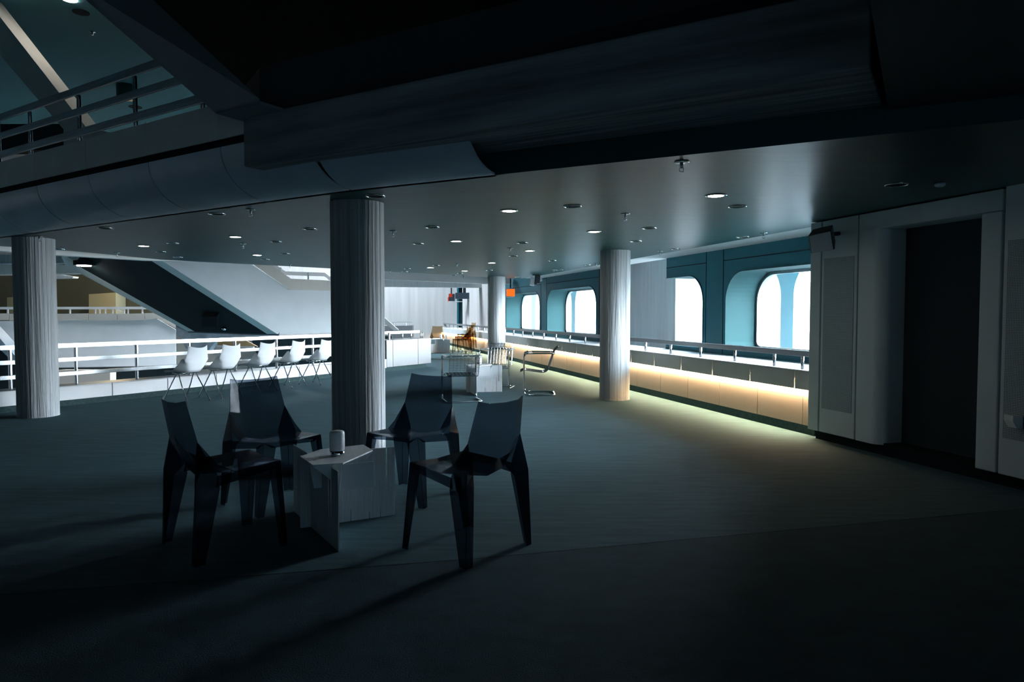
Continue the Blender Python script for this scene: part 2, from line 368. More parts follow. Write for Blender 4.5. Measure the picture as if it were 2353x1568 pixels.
# ------------------------------------------------------------------ parapets and railings
def seams_between(a, c, n): return [a + (c - a) * k / n for k in range(n + 1)]
def window_parapet():
    tE = RW.t(1000); tS = -4.42
    root = thing('window_parapet', 'long parapet of grey and cream panels with warm light under its ledge below the windows', 'parapet', RW.pt(0, 0, 0))
    root.location = (0, 0, 0)
    MB().fbox(RW, tS, tE, 0, .1, 0, .11).build('skirting', 'carpet_dark', root)
    MB().fbox(RW, tS, tE, .03, .40, .09, .62).build('core', 'black', root)
    # seams taken off the photo: upper and lower panels
    up = [1857, 1828, 1725, 1638, 1566, 1504, 1451]
    lo = [1857, 1848, 1743, 1655, 1582, 1519, 1465]
    ut = [RW.t(x, -.06) for x in up]; lt = [RW.t(x, -.01) for x in lo]
    st = ut[-1] - ut[-2]
    while ut[-1] < tE: ut.append(ut[-1] + .83)
    while lt[-1] < tE: lt.append(lt[-1] + .83)
    ut[-1] = lt[-1] = tE; ut[0] = lt[0] = tS
    for a, c in zip(ut, ut[1:]): MB().fbox(RW, a + .005, c - .005, -.06, -.04, .475, .675).build('upper_panel', 'panel_grey', root, bevel=.003)
    for a, c in zip(lt, lt[1:]): MB().fbox(RW, a + .004, c - .004, -.01, .01, .094, .60).build('lower_panel', 'panel_warm', root, bevel=.003)
    MB().fbox(RW, tS, tE, -.04, .40, .60, .62).build('backing', 'black', root)
    MB().fbox(RW, tS, tE, -.06, WD, .665, .68).build('ledge', 'panel_white', root)
    s = MB()
    s.fbox(RW, tS, tE, -.036, -.014, .478, .488); s.build('light_strip', 'led', root)['label'] = 'warm glowing light strip'
    rl = thing('window_side_handrail', 'flat grey metal handrail on short posts along the lit window parapet', 'railing')
    MB().fbox(RW, tS, tE, .0, .055, .818, .88).build('handrail', 'steel_mat', rl, bevel=.006)
    px = [1846, 1781, 1690, 1611, 1542, 1484, 1353, 1299.5, 1253.5, 1236, 1217, 1197, 1178]
    ts = [RW.t(x, .03) for x in px[:6]]
    ts += [ts[-1] + .86 * k for k in range(1, 30) if ts[-1] + .86 * k < tE]
    for t in ts: MB().tube([RW.pt(t, .03, .6805), RW.pt(t, .03, .82)], .017, 12).build('post', 'steel', rl, smooth=True)
window_parapet()

# far end of the platform: parapet turning across
FE = Fr(corner, -84)
root = thing('end_parapet', 'short parapet with warm strip of light closing the distant end of the floor', 'parapet')
FL = 5.6
MB().fbox(FE, 0, FL, 0, .1, 0, .11).build('skirting', 'carpet_dark', root)
for k in range(7): MB().fbox(FE, k * .8 + .005, k * .8 + .795, .0, .03, .094, .56).build('lower_panel', 'panel_warm', root)
for k in range(7): MB().fbox(FE, k * .8 + .005, k * .8 + .795, -.06, -.03, .475, .675).build('upper_panel', 'panel_white', root)
MB().fbox(FE, 0, FL, -.03, .4, .62, .68).build('ledge', 'panel_white', root)
MB().fbox(FE, 0, FL, -.028, -.004, .478, .488).build('light_strip', 'led', root)
rl = thing('end_handrail', 'flat handrail on short posts across the distant end of the floor', 'railing')
MB().fbox(FE, 0, FL, .0, .055, .818, .88).build('handrail', 'steel', rl)
for k in range(6): MB().tube([FE.pt(.5 + k * .95, .03, .678), FE.pt(.5 + k * .95, .03, .825)], .017, 8).build('post', 'steel', rl, smooth=True)

# stair-hall side railing
tG = LW.t(885)
root = thing('stair_hall_parapet', 'low white panelled upstand with dark skirting under the steel rails by the shell chairs', 'parapet')
MB().fbox(LW, -10, tG, -.3, 0, 0, .10).build('skirting', 'carpet_dark', root)
pp = [254, 382, 495, 595, 686, 758]
ts = [-10, -8.2, -6.4, -4.6, -3.2, -1.55] + [LW.t(x, .03) for x in pp] ; ts += [ts[-1] + 1.25, tG]
for a, c in zip(ts, ts[1:]): MB().fbox(LW, a + .006, c - .006, .0, .03, .083, .277).build('panel', 'panel_white', root, bevel=.003)
MB().fbox(LW, -10, tG, -.32, .0, .10, .27).build('core', 'cream', root)
MB().fbox(LW, -10, tG, -.34, .03, .262, .275).build('coping', 'steel_mat', root)
for seg, (a, c, lab) in enumerate(((-9, LW.t(36, -.03), 'three-bar steel railing running out of frame past the concrete column by the picture edge'),
                                   (LW.t(41, -.03), tG, 'three-bar steel railing over the stair hall, behind the row of white shell chairs'))):
    rl = thing('steel_railing', lab, 'railing', group='stair hall railings')
    for z0, z1 in ((.802, .865), (.610, .668), (.415, .472)):
        MB().fbox(LW, a, c, -.045, -.03, z0, z1).build('rail', 'steel', rl, bevel=.003)
    px = (20, -60, -160) if seg == 0 else (172, 312, 433, 539, 634.6, 718)
    tt = [LW.t(x, -.07) for x in px] + ([] if seg == 0 else [LW.t(718, -.07) + 1.1 * k for k in (1, 2)])
    for t in tt: MB().fbox(LW, t - .018, t + .018, -.10, -.05, .2755, .85).build('post', 'steel', rl, bevel=.012)
# taller white block at the end of that railing
root = thing('white_parapet', 'waist-high white panelled parapet with teal skirting behind the central column', 'parapet')
MB().fbox(LW, tG, Lend - .12, -.3, 0, 0, .11).build('skirting', 'carpet_dark', root)
for a, c in ((tG, LW.t(900)), (LW.t(900), LW.t(958)), (LW.t(958), Lend + .05)):
    MB().fbox(LW, a + .004, c - .004, -.45, .03, .094, .69).build('panel', 'panel_far', root, bevel=.006)
rl = thing('white_parapet_handrail', 'pale steel handrail on thin posts above the white parapet behind the central column', 'railing')
MB().fbox(LW, tG, Lend - .1, -.25, -.19, .81, .875).build('handrail', 'steel', rl, bevel=.004)
for x in (925, 945, 967, 971): MB().tube([LW.pt(LW.t(x, -.2), -.21, .68), LW.pt(LW.t(x, -.2), -.21, .82)], .016, 10).build('post', 'steel', rl, smooth=True)

# ------------------------------------------------------------------ concrete columns
def column(px, py, lab, top=CZ, r=.222):
    c = fl(px, py); b = MB(); n = 34; prof = []
    for k in range(n):
        a = 2 * math.pi * k / n; rr = r * (1 + random.uniform(-.012, .012))
        for e in (0.04, .96): prof.append((rr * math.cos(a + e * 2 * math.pi / n), rr * math.sin(a + e * 2 * math.pi / n)))
    m = len(prof); zz = [0, .02, top]
    vs = [(x * (1 if z > .01 else 1.01), y * (1 if z > .01 else 1.01), z) for z in zz for x, y in prof]
    fs = [(j * m + k, j * m + (k + 1) % m, (j + 1) * m + (k + 1) % m, (j + 1) * m + k) for j in range(len(zz) - 1) for k in range(m)]
    fs += [tuple(range(m))[::-1], tuple(range((len(zz) - 1) * m, len(zz) * m))]
    b.add(vs, fs); o = b.build('concrete_column', 'concrete'); o.location = (c.x, c.y, 0)
    return tag(o, lab, 'column', 'round concrete columns', 'thing')
column(89, 956, 'round concrete column at the picture edge, standing right by the steel railing')
column(826, 1066, 'thick round concrete column behind the white lamp table, dark side and lit edge')
column(1412, 917.5, 'round concrete column beside the lit window parapet, warm light at its foot')
column(1141, 836, 'distant round concrete column behind the wire chairs, next to the orange box')
# ------------------------------------------------------------------ camera-side right wall
NW = Fr(RW.pt(0, -.15, 0), -15.6 - .25)
def nt(x): return NW.t(x)
struct(MB().fbox(NW, nt(2900), nt(1862), .25, .6, 0, 2.6).build('wall_right', 'dark'))
struct(MB().fbox(NW, nt(2900), nt(1868), .06, .3, 0, .11).build('baseboard_right', 'black'))
root = thing('wall_panelling', 'grey wall cladding with perforated panel beside the end of the lit parapet', 'wall panelling', kind='structure')
MB().fbox(NW, nt(1883.5), nt(1860), 0, .30, .094, 2.19).build('narrow_panel', 'wallgrey', root, bevel=.006)
MB().fbox(NW, nt(1967.5), nt(1886.5), 0, .25, .094, 2.19).build('wide_panel', 'wallgrey', root, bevel=.006)
gt0, gt1 = nt(1961), nt(1892)
MB().fbox(NW, nt(2003), nt(1862), .03, .2, .12, 2.17).build('backing', 'black', root)
g = MB().fbox(NW, gt0, gt1, -.004, .0, NW.z(1925, 945), NW.z(1925, 592)).build('grille', 'perf', root, origin=NW.pt(gt0, 0, 0), az=NW.az)
# rounded return into the doorway
ta, tb = nt(1971), nt(2006); b = MB(); prof = [(ta, .0)]
R = .10
tc = nt(2006); prof = [(ta, 0)] + [(tc + R - R - R * math.sin(math.radians(k * 9)) + 0, R - R * math.cos(math.radians(k * 9))) for k in range(11)] + [(tc - R, .55), (ta, .55)]
b.prism([NW.pt(t, d, .094) for t, d in prof], (0, 0, NW.z(1990, 522) - .094)).build('rounded_panel', 'wallgrey', root)
hd = nt(2297); z_h0, z_h1 = NW.z(2249, 490), NW.z(2290, 447)
z_h0 = NW.z(2249, 491)
MB().fbox(NW, hd, nt(1970), .0, .3, z_h0, 2.19).build('header', 'wallgrey', root, bevel=.006)
MB().fbox(NW, hd, nt(2249), .0, .3, .094, z_h0 - .004).build('jamb', 'wallgrey', root, bevel=.01)
MB().fbox(NW, nt(2900), nt(2303), .0, .25, .094, 2.3).build('side_panel', 'wallgrey', root, bevel=.006)
MB().fbox(NW, nt(2700), nt(2312), -.004, .0, NW.z(2320, 1010), NW.z(2320, 553)).build('grille', 'perf', root, origin=NW.pt(nt(2700), 0, 0), az=NW.az)
# dark recess of the doorway with closed door leaves
rec = bpy.data.objects.new('door_1', None); COL.objects.link(rec); struct(rec)
MB().fbox(NW, nt(2300), nt(2165), 1.0, 1.05, 0, 2.15).build('leaf', 'dark', rec)
MB().fbox(NW, nt(2160), nt(2030), 1.0, 1.05, 0, 2.15).build('leaf', 'dark', rec)
MB().fbox(NW, nt(2300), nt(1960), .3, 1.0, 2.15, 2.2).build('soffit', 'dark', rec)
bx = thing('wall_handset', 'small grey wedge-shaped box fixed low on the perforated wall panel at the frame edge', 'wall box', NW.pt(nt(2349), -.06, NW.z(2349, 968)))
MB().prism([Vector((-.02, -.03, .04)), Vector((.05, -.03, .04)), Vector((.05, -.03, -.05)), Vector((0.01, -.03, -.05)), Vector((-.02, -.03, 0))], (0, .09, 0)).build('casing', 'fascia_top', bx)

# ------------------------------------------------------------------ loudspeakers
sp = thing('wall_loudspeaker', 'black box loudspeaker with pale front grille bracketed high on the grey wall panel', 'loudspeaker')
sc = [NW.pt(nt(x), -.30, 0) for x in (1895,)]
def pix_at(px, py, Y):
    r = ray(px, py); k = Y / r.y; return Vector((r.x * k, Y, EYE + r.z * k))
Ys = NW.pt(NW.t(1895), 0, 0).y - .22
fa = [pix_at(1857, 541, Ys - .10), pix_at(1910, 529, Ys - .22), pix_at(1918, 574, Ys - .16), pix_at(1863, 583, Ys - .04)]
fn = (fa[1] - fa[0]).cross(fa[3] - fa[0]).normalized()
if fn.y < 0: fn = -fn
ctr = sum(fa, Vector()) / 4
back = [p + fn * .19 + (ctr - p) * .12 for p in fa]
b = MB(); b.add(fa + back, [(0, 1, 2, 3), (7, 6, 5, 4), (0, 4, 5, 1), (1, 5, 6, 2), (2, 6, 7, 3), (3, 7, 4, 0)]); b.build('cabinet', 'spk_black', sp, bevel=.008)
gr = [p + (ctr - p) * .10 - fn * .012 for p in fa]
MB().prism(gr, fn * .014).build('front_grille', 'spk_grille', sp)
bc = sum(back, Vector()) / 4
MB().tube([bc, NW.pt(NW.t(1925), 0.0, bc.z + .02)], .02, 8).build('bracket', 'spk_black', sp, smooth=True)
s2 = thing('ceiling_projector_unit', 'cluster of grey and black boxes hung at the ceiling edge by the distant windows', 'loudspeaker')
cz = fl(1230, 633, CZ)
Yb = cz.y - .35
def pbox(x0, y0, x1, y1, Y, dep, nm, m, par, rot=0):
    a = pix_at(x0, y0, Y); c = pix_at(x1, y1, Y); ctr = (a + c) / 2
    return MB().box(ctr + Vector((0, dep / 2, 0)), (abs(c.x - a.x), dep, abs(a.z - c.z)), rot=Matrix.Rotation(math.radians(rot), 3, 'Y')).build(nm, m, par, bevel=.004)
pbox(1219, 637, 1229, 656, Yb, .3, 'front_box', 'spk_grille', s2, 8)
pbox(1228, 634, 1235, 655, Yb, .25, 'middle_box', 'spk_black', s2, 8)
pbox(1234, 633, 1241, 652, Yb, .2, 'rear_box', 'spk_black', s2, 5)
pbox(1241, 638, 1246, 646, Yb, .12, 'end_cap', 'spk_grille', s2)
pbox(1224, 629, 1240, 633, Yb, .2, 'hanger', 'spk_black', s2)
MB().box((pix_at(1232, 631, Yb).x, Yb + .1, (pix_at(1232, 631, Yb).z + CZ) / 2), (.06, .06, max(.02, CZ - pix_at(1232, 631, Yb).z))).build('stem', 'spk_black', s2)
# ------------------------------------------------------------------ far orange box, dark sign box
ob = thing('orange_box_sign', 'bright orange box sign hanging beside the distant concrete column', 'sign')
pbox(1163.5, 664.5, 1183, 681, 18.8, .3, 'box', 'orange', ob)
pbox(1163.5, 681, 1180, 683, 18.8, .3, 'base_rim', 'panel_white', ob)
MB().box((pix_at(1173, 664, 18.9).x, 18.95, 2.35), (.04, .04, .75)).build('hanger', 'dark', ob)
nb = thing('navy_sign_box', 'long dark navy hanging sign box with red end bands, left of the distant column', 'sign')
pbox(1046, 673, 1120, 687, 26.0, .35, 'box', 'navy', nb)
pbox(1107.5, 672.5, 1112.2, 686.6, 25.96, .03, 'red_band', 'red', nb)
pbox(1064, 651, 1120, 673, 26.6, 1.5, 'housing', 'dark', nb)
rb = thing('red_framed_sign', 'small grey hanging frame with red corners beside the navy sign box', 'sign')
pbox(1031, 675.5, 1045, 693, 26.5, .06, 'board', 'navy', rb)
pbox(1029, 683, 1031.5, 695, 26.45, .1, 'red_edge', 'red', rb)
pbox(1032, 675, 1039, 683, 26.4, .06, 'red_corner', 'red', rb)
pbox(1030, 692.5, 1062, 694.5, 26.4, .1, 'lower_bar', 'panel_white', rb)
MB().box((pix_at(1037, 675, 26.5).x, 26.55, pix_at(1037, 675, 26.5).z + .6), (.05, .05, 1.2)).build('hanger', 'dark', rb)

# ------------------------------------------------------------------ ceiling lamps and sprinkler heads
def downlight_lit():
    r = thing('downlight', 'x', 'ceiling light', (0, 0, CZ), group='glowing recessed ceiling lights')
    MB().lathe([(.062, -.001), (.066, -.008), (.083, -.007), (.086, 0.0)]).build('trim_ring', 'chrome', r, smooth=True)
    MB().lathe([(.060, -.003), (.060, -.006)]).build('diffuser', 'bulb', r)
    return r
def downlight_dark():
    r = thing('downlight', 'x', 'ceiling light', (0, 0, CZ), group='unlit recessed ceiling lights')
    MB().tube([(.074 * math.cos(2 * math.pi * k / 28), .074 * math.sin(2 * math.pi * k / 28), -.003) for k in range(28)], .006, 6, closed=True).build('trim_ring', 'chrome', r, smooth=True)
    MB().lathe([(.068, -.001), (.068, -.004)]).build('baffle', 'black', r)
    return r
def sprinkler():
    r = thing('sprinkler_head', 'x', 'sprinkler', (0, 0, CZ), group='ceiling sprinklers')
    MB().lathe([(.045, 0), (.045, -.006), (.02, -.010)], seg=20).build('escutcheon', 'chrome', r, smooth=True)
    b = MB().lathe([(.011, -.008), (.011, -.035), (.006, -.04)], seg=12)
    b.tube([(.010, 0, -.035), (.014, 0, -.05), (.004, 0, -.062)], .002, 5); b.tube([(-.010, 0, -.035), (-.014, 0, -.05), (-.004, 0, -.062)], .002, 5)
    b.build('nozzle', 'steel', r, smooth=True)
    MB().lathe([(.016, -.061), (.016, -.064)], seg=14).build('deflector', 'chrome', r)
    return r
def scatter(proto_fn, items):
    proto = proto_fn()
    for i, (x, y, lab) in enumerate(items):
        o = proto if i == 0 else copy_tree(proto)
        p = fl(x, y, CZ); at(o, (p.x, p.y, CZ), 0, lab)
scatter(downlight_lit, [
    (1645, 449, 'glowing recessed downlight, largest of all, near the wall loudspeaker'),
    (1170, 484, 'glowing recessed downlight just right of the central column top'),
    (1365, 532, 'glowing recessed downlight above the column by the lit parapet'),
    (1048, 554, 'glowing recessed downlight midway between the central and distant columns'),
    (541, 544, 'largest glowing recessed downlight left of the central column'),
    (330, 565, 'glowing recessed downlight over the top of the dark stair underside'),
    (591, 586, 'glowing recessed downlight left of the central column, close to the white stair wall'),
    (1217, 576, 'glowing recessed downlight above the orange box sign, slightly right'),
    (1130, 604, 'glowing recessed downlight directly above the distant column'),
    (989, 615, 'glowing recessed downlight over the white parapet end, left of the distant column'),
    (1067.5, 622.5, 'small distant glowing recessed downlight, last one before the ceiling ends')])
scatter(downlight_dark, [
    (1316, 474, 'unlit ring downlight, large, between two glowing ones near the middle of the ceiling'),
    (1694, 474, 'unlit ring downlight beside the largest glowing one by the loudspeaker'),
    (498, 491, 'unlit ring downlight next to the curved gallery fascia'),
    (712, 526, 'unlit ring downlight close to the left of the central column'),
    (242, 524, 'unlit ring downlight below the curved fascia, toward the concrete column at the picture edge'),
    (634, 555, 'unlit ring downlight right of the large glowing one at left'),
    (397, 559, 'unlit ring downlight between the two glowing ones over the stair underside'),
    (655, 583, 'unlit ring downlight over the white stair wall, near its glowing neighbour'),
    (369, 578.5, 'unlit ring downlight above the sloping grey edge of the stair'),
    (609, 596, 'unlit ring downlight just past the glowing one over the white stair wall'),
    (409, 591, 'faint unlit downlight at the ceiling border above the white stair wall'),
    (993, 522, 'unlit ring downlight right of the central column, before its glowing neighbour'),
    (1492, 524, 'unlit ring downlight above and right of the column by the parapet'),
    (1461, 554, 'unlit ring downlight right beside the top of the column by the parapet'),
    (1707, 544, 'unlit ring downlight by the white ceiling edge over the nearest arched window'),
    (1550, 572, 'unlit ring downlight by the white ceiling edge over the concrete pier'),
    (1200, 558, 'unlit ring downlight just before the glowing one above the orange sign'),
    (961, 560, 'unlit ring downlight near the central column, left of a glowing one'),
    (1179, 588, 'unlit ring downlight above and right of the distant column'),
    (1269, 599, 'unlit ring downlight above the hanging projector boxes'),
    (1286, 620, 'unlit ring downlight by the ceiling edge just beyond the projector boxes'),
    (1350, 609, 'unlit ring downlight at the ceiling edge left of the column by the parapet'),
    (1002, 610, 'unlit ring downlight touching the far glow over the white parapet'),
    (936, 617.5, 'unlit ring downlight near the ceiling border right of the central column'),
    (930, 624, 'unlit ring downlight on the ceiling border right of the central column'),
    (1057, 628, 'tiny unlit downlight beyond the last glowing one'),
    (1124, 621, 'tiny unlit downlight in front of the distant column top'),
    (1188, 637, 'tiny unlit downlight on the ceiling border right of the distant column'),
    (1042, 632.5, 'tiny unlit downlight on the ceiling border left of the distant column'),
    (45, 550.5, 'unlit downlight in shade above the concrete column at the picture edge'),
    (136, 572.5, 'unlit downlight at the ceiling border beside the column at the picture edge'),
    (862, 450, 'unlit ring downlight right at the head of the central column'),
    (2060, 424, 'unlit downlight in the dark ceiling before the doorway')])
scatter(sprinkler, [
    (1566, 372, 'sprinkler head nearest the beam on the green ceiling'),
    (1437, 491, 'sprinkler head above the column by the parapet'),
    (576, 481, 'sprinkler head next to the curved gallery fascia'),
    (903, 531, 'sprinkler head close by the right of the central column'),
    (1755, 535, 'sprinkler head by the white ceiling edge near the loudspeaker'),
    (1517, 577, 'sprinkler head by the white ceiling edge above the concrete pier'),
    (558, 560, 'sprinkler head between the two glowing lights left of the central column'),
    (90, 543, 'sprinkler head above the column at the picture edge'),
    (269, 581, 'sprinkler head on the ceiling border over the dark stair underside'),
    (1172, 570, 'sprinkler head in front of the distant column, mid ceiling'),
    (1050, 606, 'sprinkler head between the two distant glowing lights'),
    (896, 621, 'sprinkler head at the ceiling border against the central column'),
    (1066, 634, 'sprinkler head at the ceiling border left of the distant column'),
    (1197, 635, 'sprinkler head at the ceiling corner right of the distant column'),
    (1272.5, 620, 'sprinkler head at the ceiling edge right of the projector boxes'),
    (1370, 605, 'sprinkler head at the ceiling edge against the column by the parapet'),
    (666, 608, 'sprinkler head at the ceiling border over the white stair wall')])
dt = thing('smoke_detector', 'small pale detector on the dark ceiling before the doorway', 'detector')
p = fl(2160, 420, CZ); dt.location = (p.x, p.y, CZ)
MB().lathe([(.035, 0), (.035, -.02), (.02, -.03)], seg=20).build('housing', 'fascia', dt, smooth=True)

# ------------------------------------------------------------------ smoked and amber folded-plate chairs
def plates(polys): 
    b = MB()
    for P in polys: b.add(P, [tuple(range(len(P)))])
    return b
def poly_chair(name, m, label, group, seat_m=None):
    r = thing(name, label, 'chair', group=group)
    def mi(p, s): return (p[0] * s, p[1], p[2])
    T = [(.172, -.25, .835), (.11, -.275, .822), (0, -.283, .818)]
    Mm = [(.203, -.205, .62), (.115, -.235, .60), (0, -.240, .585)]
    B1 = (.12, -.155, .44); B0 = (0, -.15, .415); E = (.232, -.12, .50); S = (.228, -.03, .45); S0 = (0, .05, .43)
    Fc = (.205, .235, .465); F0 = (0, .245, .45)
    bk = []; st = []
    vb = {}; 
    def collect(faces):
        vs, fs, idx = [], [], {}
        for f in faces:
            t = []
            for p in f:
                k = tuple(round(c, 4) for c in p)
                if k not in idx: idx[k] = len(vs); vs.append(p)
                t.append(idx[k])
            fs.append(tuple(t))
        return MB().add(vs, fs)
    for s in (-1, 1):
        t0, t1, t2 = [mi(p, s) for p in T]; m0, m1, m2 = [mi(p, s) for p in Mm]; b1 = mi(B1, s); e = mi(E, s); q = mi(S, s); fc = mi(Fc, s)
        bk += [(t0, t1, m1, m0), (t1, t2, m2, m1), (m0, m1, b1, e), (m1, m2, B0, b1)]
        st += [(B0, b1, q, S0), (b1, e, q), (S0, q, fc), (S0, fc, F0)]
    collect(bk).build('backrest', m, r, solid=.005)
    ap = []
    for s in (-1, 1):
        ap.append([mi(p, s) for p in ((.206, .235, .463), (.230, -.03, .448), (.236, -.12, .44), (.237, -.13, .385), (.214, .19, .425))])
    ap.append([(-.205, .236, .463), (0, .246, .448), (.205, .236, .463), (.15, .24, .425), (0, .247, .432), (-.15, .24, .425)])
    collect(st).build('seat', seat_m or m, r, solid=.005)
    plates(ap).build('apron', m, r, solid=.004)
    for s in (-1, 1):
        f = [[(.206, .236, .464), (.216, .165, .43), (.254, .203, 0), (.258, .242, 0)], [(.206, .236, .464), (.125, .241, .43), (.215, .245, 0), (.258, .242, 0)]]
        plates([[mi(p, s) for p in q] for q in f]).build('leg', m, r, solid=.004)
        g = [[(.204, -.205, .62), (.234, -.12, .45), (.238, -.11, .375), (.252, -.195, 0), (.256, -.243, 0), (.240, -.232, .42)],
             [(.204, -.207, .62), (.125, -.165, .45), (.16, -.205, .39), (.212, -.246, 0), (.256, -.243, 0), (.240, -.234, .42)]]
        plates([[mi(p, s) for p in q] for q in g]).build('leg', m, r, solid=.004)
    return r
G = 'smoked clear chairs around the white table'
c0 = poly_chair('smoked_chair', 'smoke', 'smoked clear faceted chair facing right, closest to the camera left of the white table', G)
at(c0, (-1.595, 3.74, 0), 46)
at(copy_tree(c0), (-1.60, 4.56, 0), 131, 'smoked clear faceted chair between the white lamp table and the white shell chairs')
at(copy_tree(c0), (-.70, 4.75, 0), 206, 'smoked clear faceted chair beside the central column, with a wire chair showing through its back')
at(copy_tree(c0), (-.245, 3.705, 0), -49, 'smoked clear faceted chair facing left, out to the right of the white lamp table')
a0 = poly_chair('amber_chair', 'amber', 'amber clear faceted chair, front one of the three stacked by the warm lit parapet', 'stacked amber chairs', 'amber_seat')
ap = fl(1062, 812); at(a0, (ap.x, ap.y, 0), -72)
for k in (1, 2):
    c = copy_tree(a0); at(c, (ap.x + .07 * k, ap.y + .04 * k, .075 * k), -72, ['', 'amber clear faceted chair, middle one of the stack by the lit parapet', 'amber clear faceted chair, topmost of the stack by the lit parapet'][k])
a3 = copy_tree(a0); p = fl(1001, 806); at(a3, (p.x, p.y + .35, 0), 180, 'amber clear faceted chair facing us behind the distant white table'); del a3['group']
# ------------------------------------------------------------------ white shell chairs
def shell_chair():
    r = thing('shell_chair', 'x', 'chair', group='white shell chairs facing the railing')
    prof = [(.235, .428, .165, 0), (.215, .445, .195, .004), (.12, .447, .222, .012), (.0, .437, .232, .022), (-.09, .430, .225, .075), (-.155, .438, .215, .12), (-.20, .48, .208, .10),
            (-.225, .58, .205, .02), (-.245, .66, .19, 0), (-.265, .73, .175, 0), (-.285, .785, .165, 0)]
    n = 13; vs = []
    for i, (y, z, w, up) in enumerate(prof):
        for k in range(n):
            u = -1 + 2 * k / (n - 1); a = u * u
            vs.append((u * w, y + (.05 * a * (1 if i > 5 else 0) * (i - 5) / 5 if i > 5 else 0), z + up * a * a * 1.6 + (.034 * a if i == len(prof) - 1 else 0)))
    fs = [(i * n + k, i * n + k + 1, (i + 1) * n + k + 1, (i + 1) * n + k) for i in range(len(prof) - 1) for k in range(n - 1)]
    o = MB().add(vs, fs).build('shell', 'shell', r, smooth=True, solid=.008)
    b = MB()
    for s in (-1, 1): b.tube([(s * .13, .12, .425), (s * .15, .0, .415), (s * .13, -.12, .415)], .009, 8)
    b.tube([(-.15, 0, .415), (.15, 0, .415)], .009, 8); b.build('underframe', 'chrome', r, smooth=True)
    for s in (-1, 1):
        for q in (-1, 1):
            l = MB().tube([(s * .15, q * .02, .415), (s * .175, q * .10, .26), (s * .20, q * .235, .012)], .009, 8).build('leg', 'chrome', r, smooth=True)
            MB().tube([(s * .199, q * .231, .02), (s * .2012, q * .237, 0.0)], .012, 8).build('rubber_foot', 'rubber', l)
    return r
sh = shell_chair()
labs = ['first white plastic shell chair of the row, showing just above the left smoked chair', 'second white plastic shell chair in the row along the steel railing', 'middle white plastic shell chair of the row, its legs seen through a smoked chair back',
        'fourth white plastic shell chair in the row along the steel railing', 'last white plastic shell chair in the row, against the central column']
base = None
for i, (x, y) in enumerate([(431, 929), (510, 917.5), (597, 904.5), (671, 893.5), (737, 886)]):
    p = fl(x, y); o = sh if i == 0 else copy_tree(sh)
    az = (-68, -66, -68, -70, -69)[i]; d = dirv(az); side = Vector((d.y, -d.x, 0))
    # the near foot is the chair's rear left one
    cpos = p + d * .235 + side * .20
    at(o, (cpos.x, cpos.y, 0), az, labs[i])
# ------------------------------------------------------------------ wire cantilever chairs
def arc3(c, r, a0, a1, n, f):
    return [f(c, r, math.radians(a0 + (a1 - a0) * k / n)) for k in range(n + 1)]
def fillet(pts, r, n=5, closed=False):
    P = [Vector(p) for p in pts]; out = []
    m = len(P)
    for i, p in enumerate(P):
        if not closed and i in (0, m - 1): out.append(p); continue
        a = P[i - 1] - p; c = P[(i + 1) % m] - p; rr = min(r, a.length * .45, c.length * .45)
        s = p + a.normalized() * rr; e = p + c.normalized() * rr
        for k in range(n + 1):
            t = k / n; out.append(s * (1 - t) ** 2 + p * 2 * t * (1 - t) + e * t * t)
    return out
def wire_chair():
    r = thing('wire_chair', 'x', 'chair', group='chromed wire cantilever chairs')
    w, yf, yb, ra = .255, .24, -.24, .0125
    pts = []
    fl_ = [(w, yb, ra), (w, yf, ra), (w, yf, .66), (w, yb + .0, .66), (-w, yb, .66), (-w, yf, .66), (-w, yf, ra), (-w, yb, ra)]
    MB().tube(fillet(fl_, .07, 6, closed=True), ra, 12, closed=True).build('tube_frame', 'chrome', r, smooth=True)
    MB().tube([(-w, yf - .0, .36), (w, yf, .36)], .009, 10).build('cross_bar', 'chrome', r, smooth=True)
    prof = fillet([(.31, .375), (.26, .40), (-.06, .345), (-.16, .40), (-.235, .68), (-.275, .755), (-.30, .74)], .05, 4) if False else None
    P = fillet([(0, .30, .37), (0, .24, .395), (0, -.12, .345), (0, -.235, .70), (0, -.30, .76), (0, -.315, .74)], .10, 8)
    hw = .215
    b = MB()
    for k in range(9):
        x = -hw + 2 * hw * k / 8; rr = .0045 if k in (0, 8) else .0032
        b.tube([(x, p.y, p.z) for p in P], rr, 5)
    L = [0]
    for a, c in zip(P, P[1:]): L.append(L[-1] + (c - a).length)
    nn = 34
    for k in range(nn + 1):
        s = L[-1] * k / nn; j = max(i for i in range(len(L)) if L[i] <= s + 1e-9); j = min(j, len(P) - 2)
        q = P[j].lerp(P[j + 1], (s - L[j]) / max(1e-6, L[j + 1] - L[j]))
        b.tube([(-hw, q.y, q.z), (hw, q.y, q.z)], .0045 if k in (0, nn) else .0026, 5)
    b.build('wire_seat', 'wire', r)
    return r
wc = wire_chair()
at(wc, (-.73, 9.95, 0), -15, 'chromed wire cantilever chair with its back to us, directly behind a smoked chair')
at(copy_tree(wc), (-.25, 11.68, 0), 193, 'chromed wire cantilever chair facing us in front of the distant column')
at(copy_tree(wc), (.43, 10.78, 0), -89, 'chromed wire cantilever chair in side view by the lit parapet')

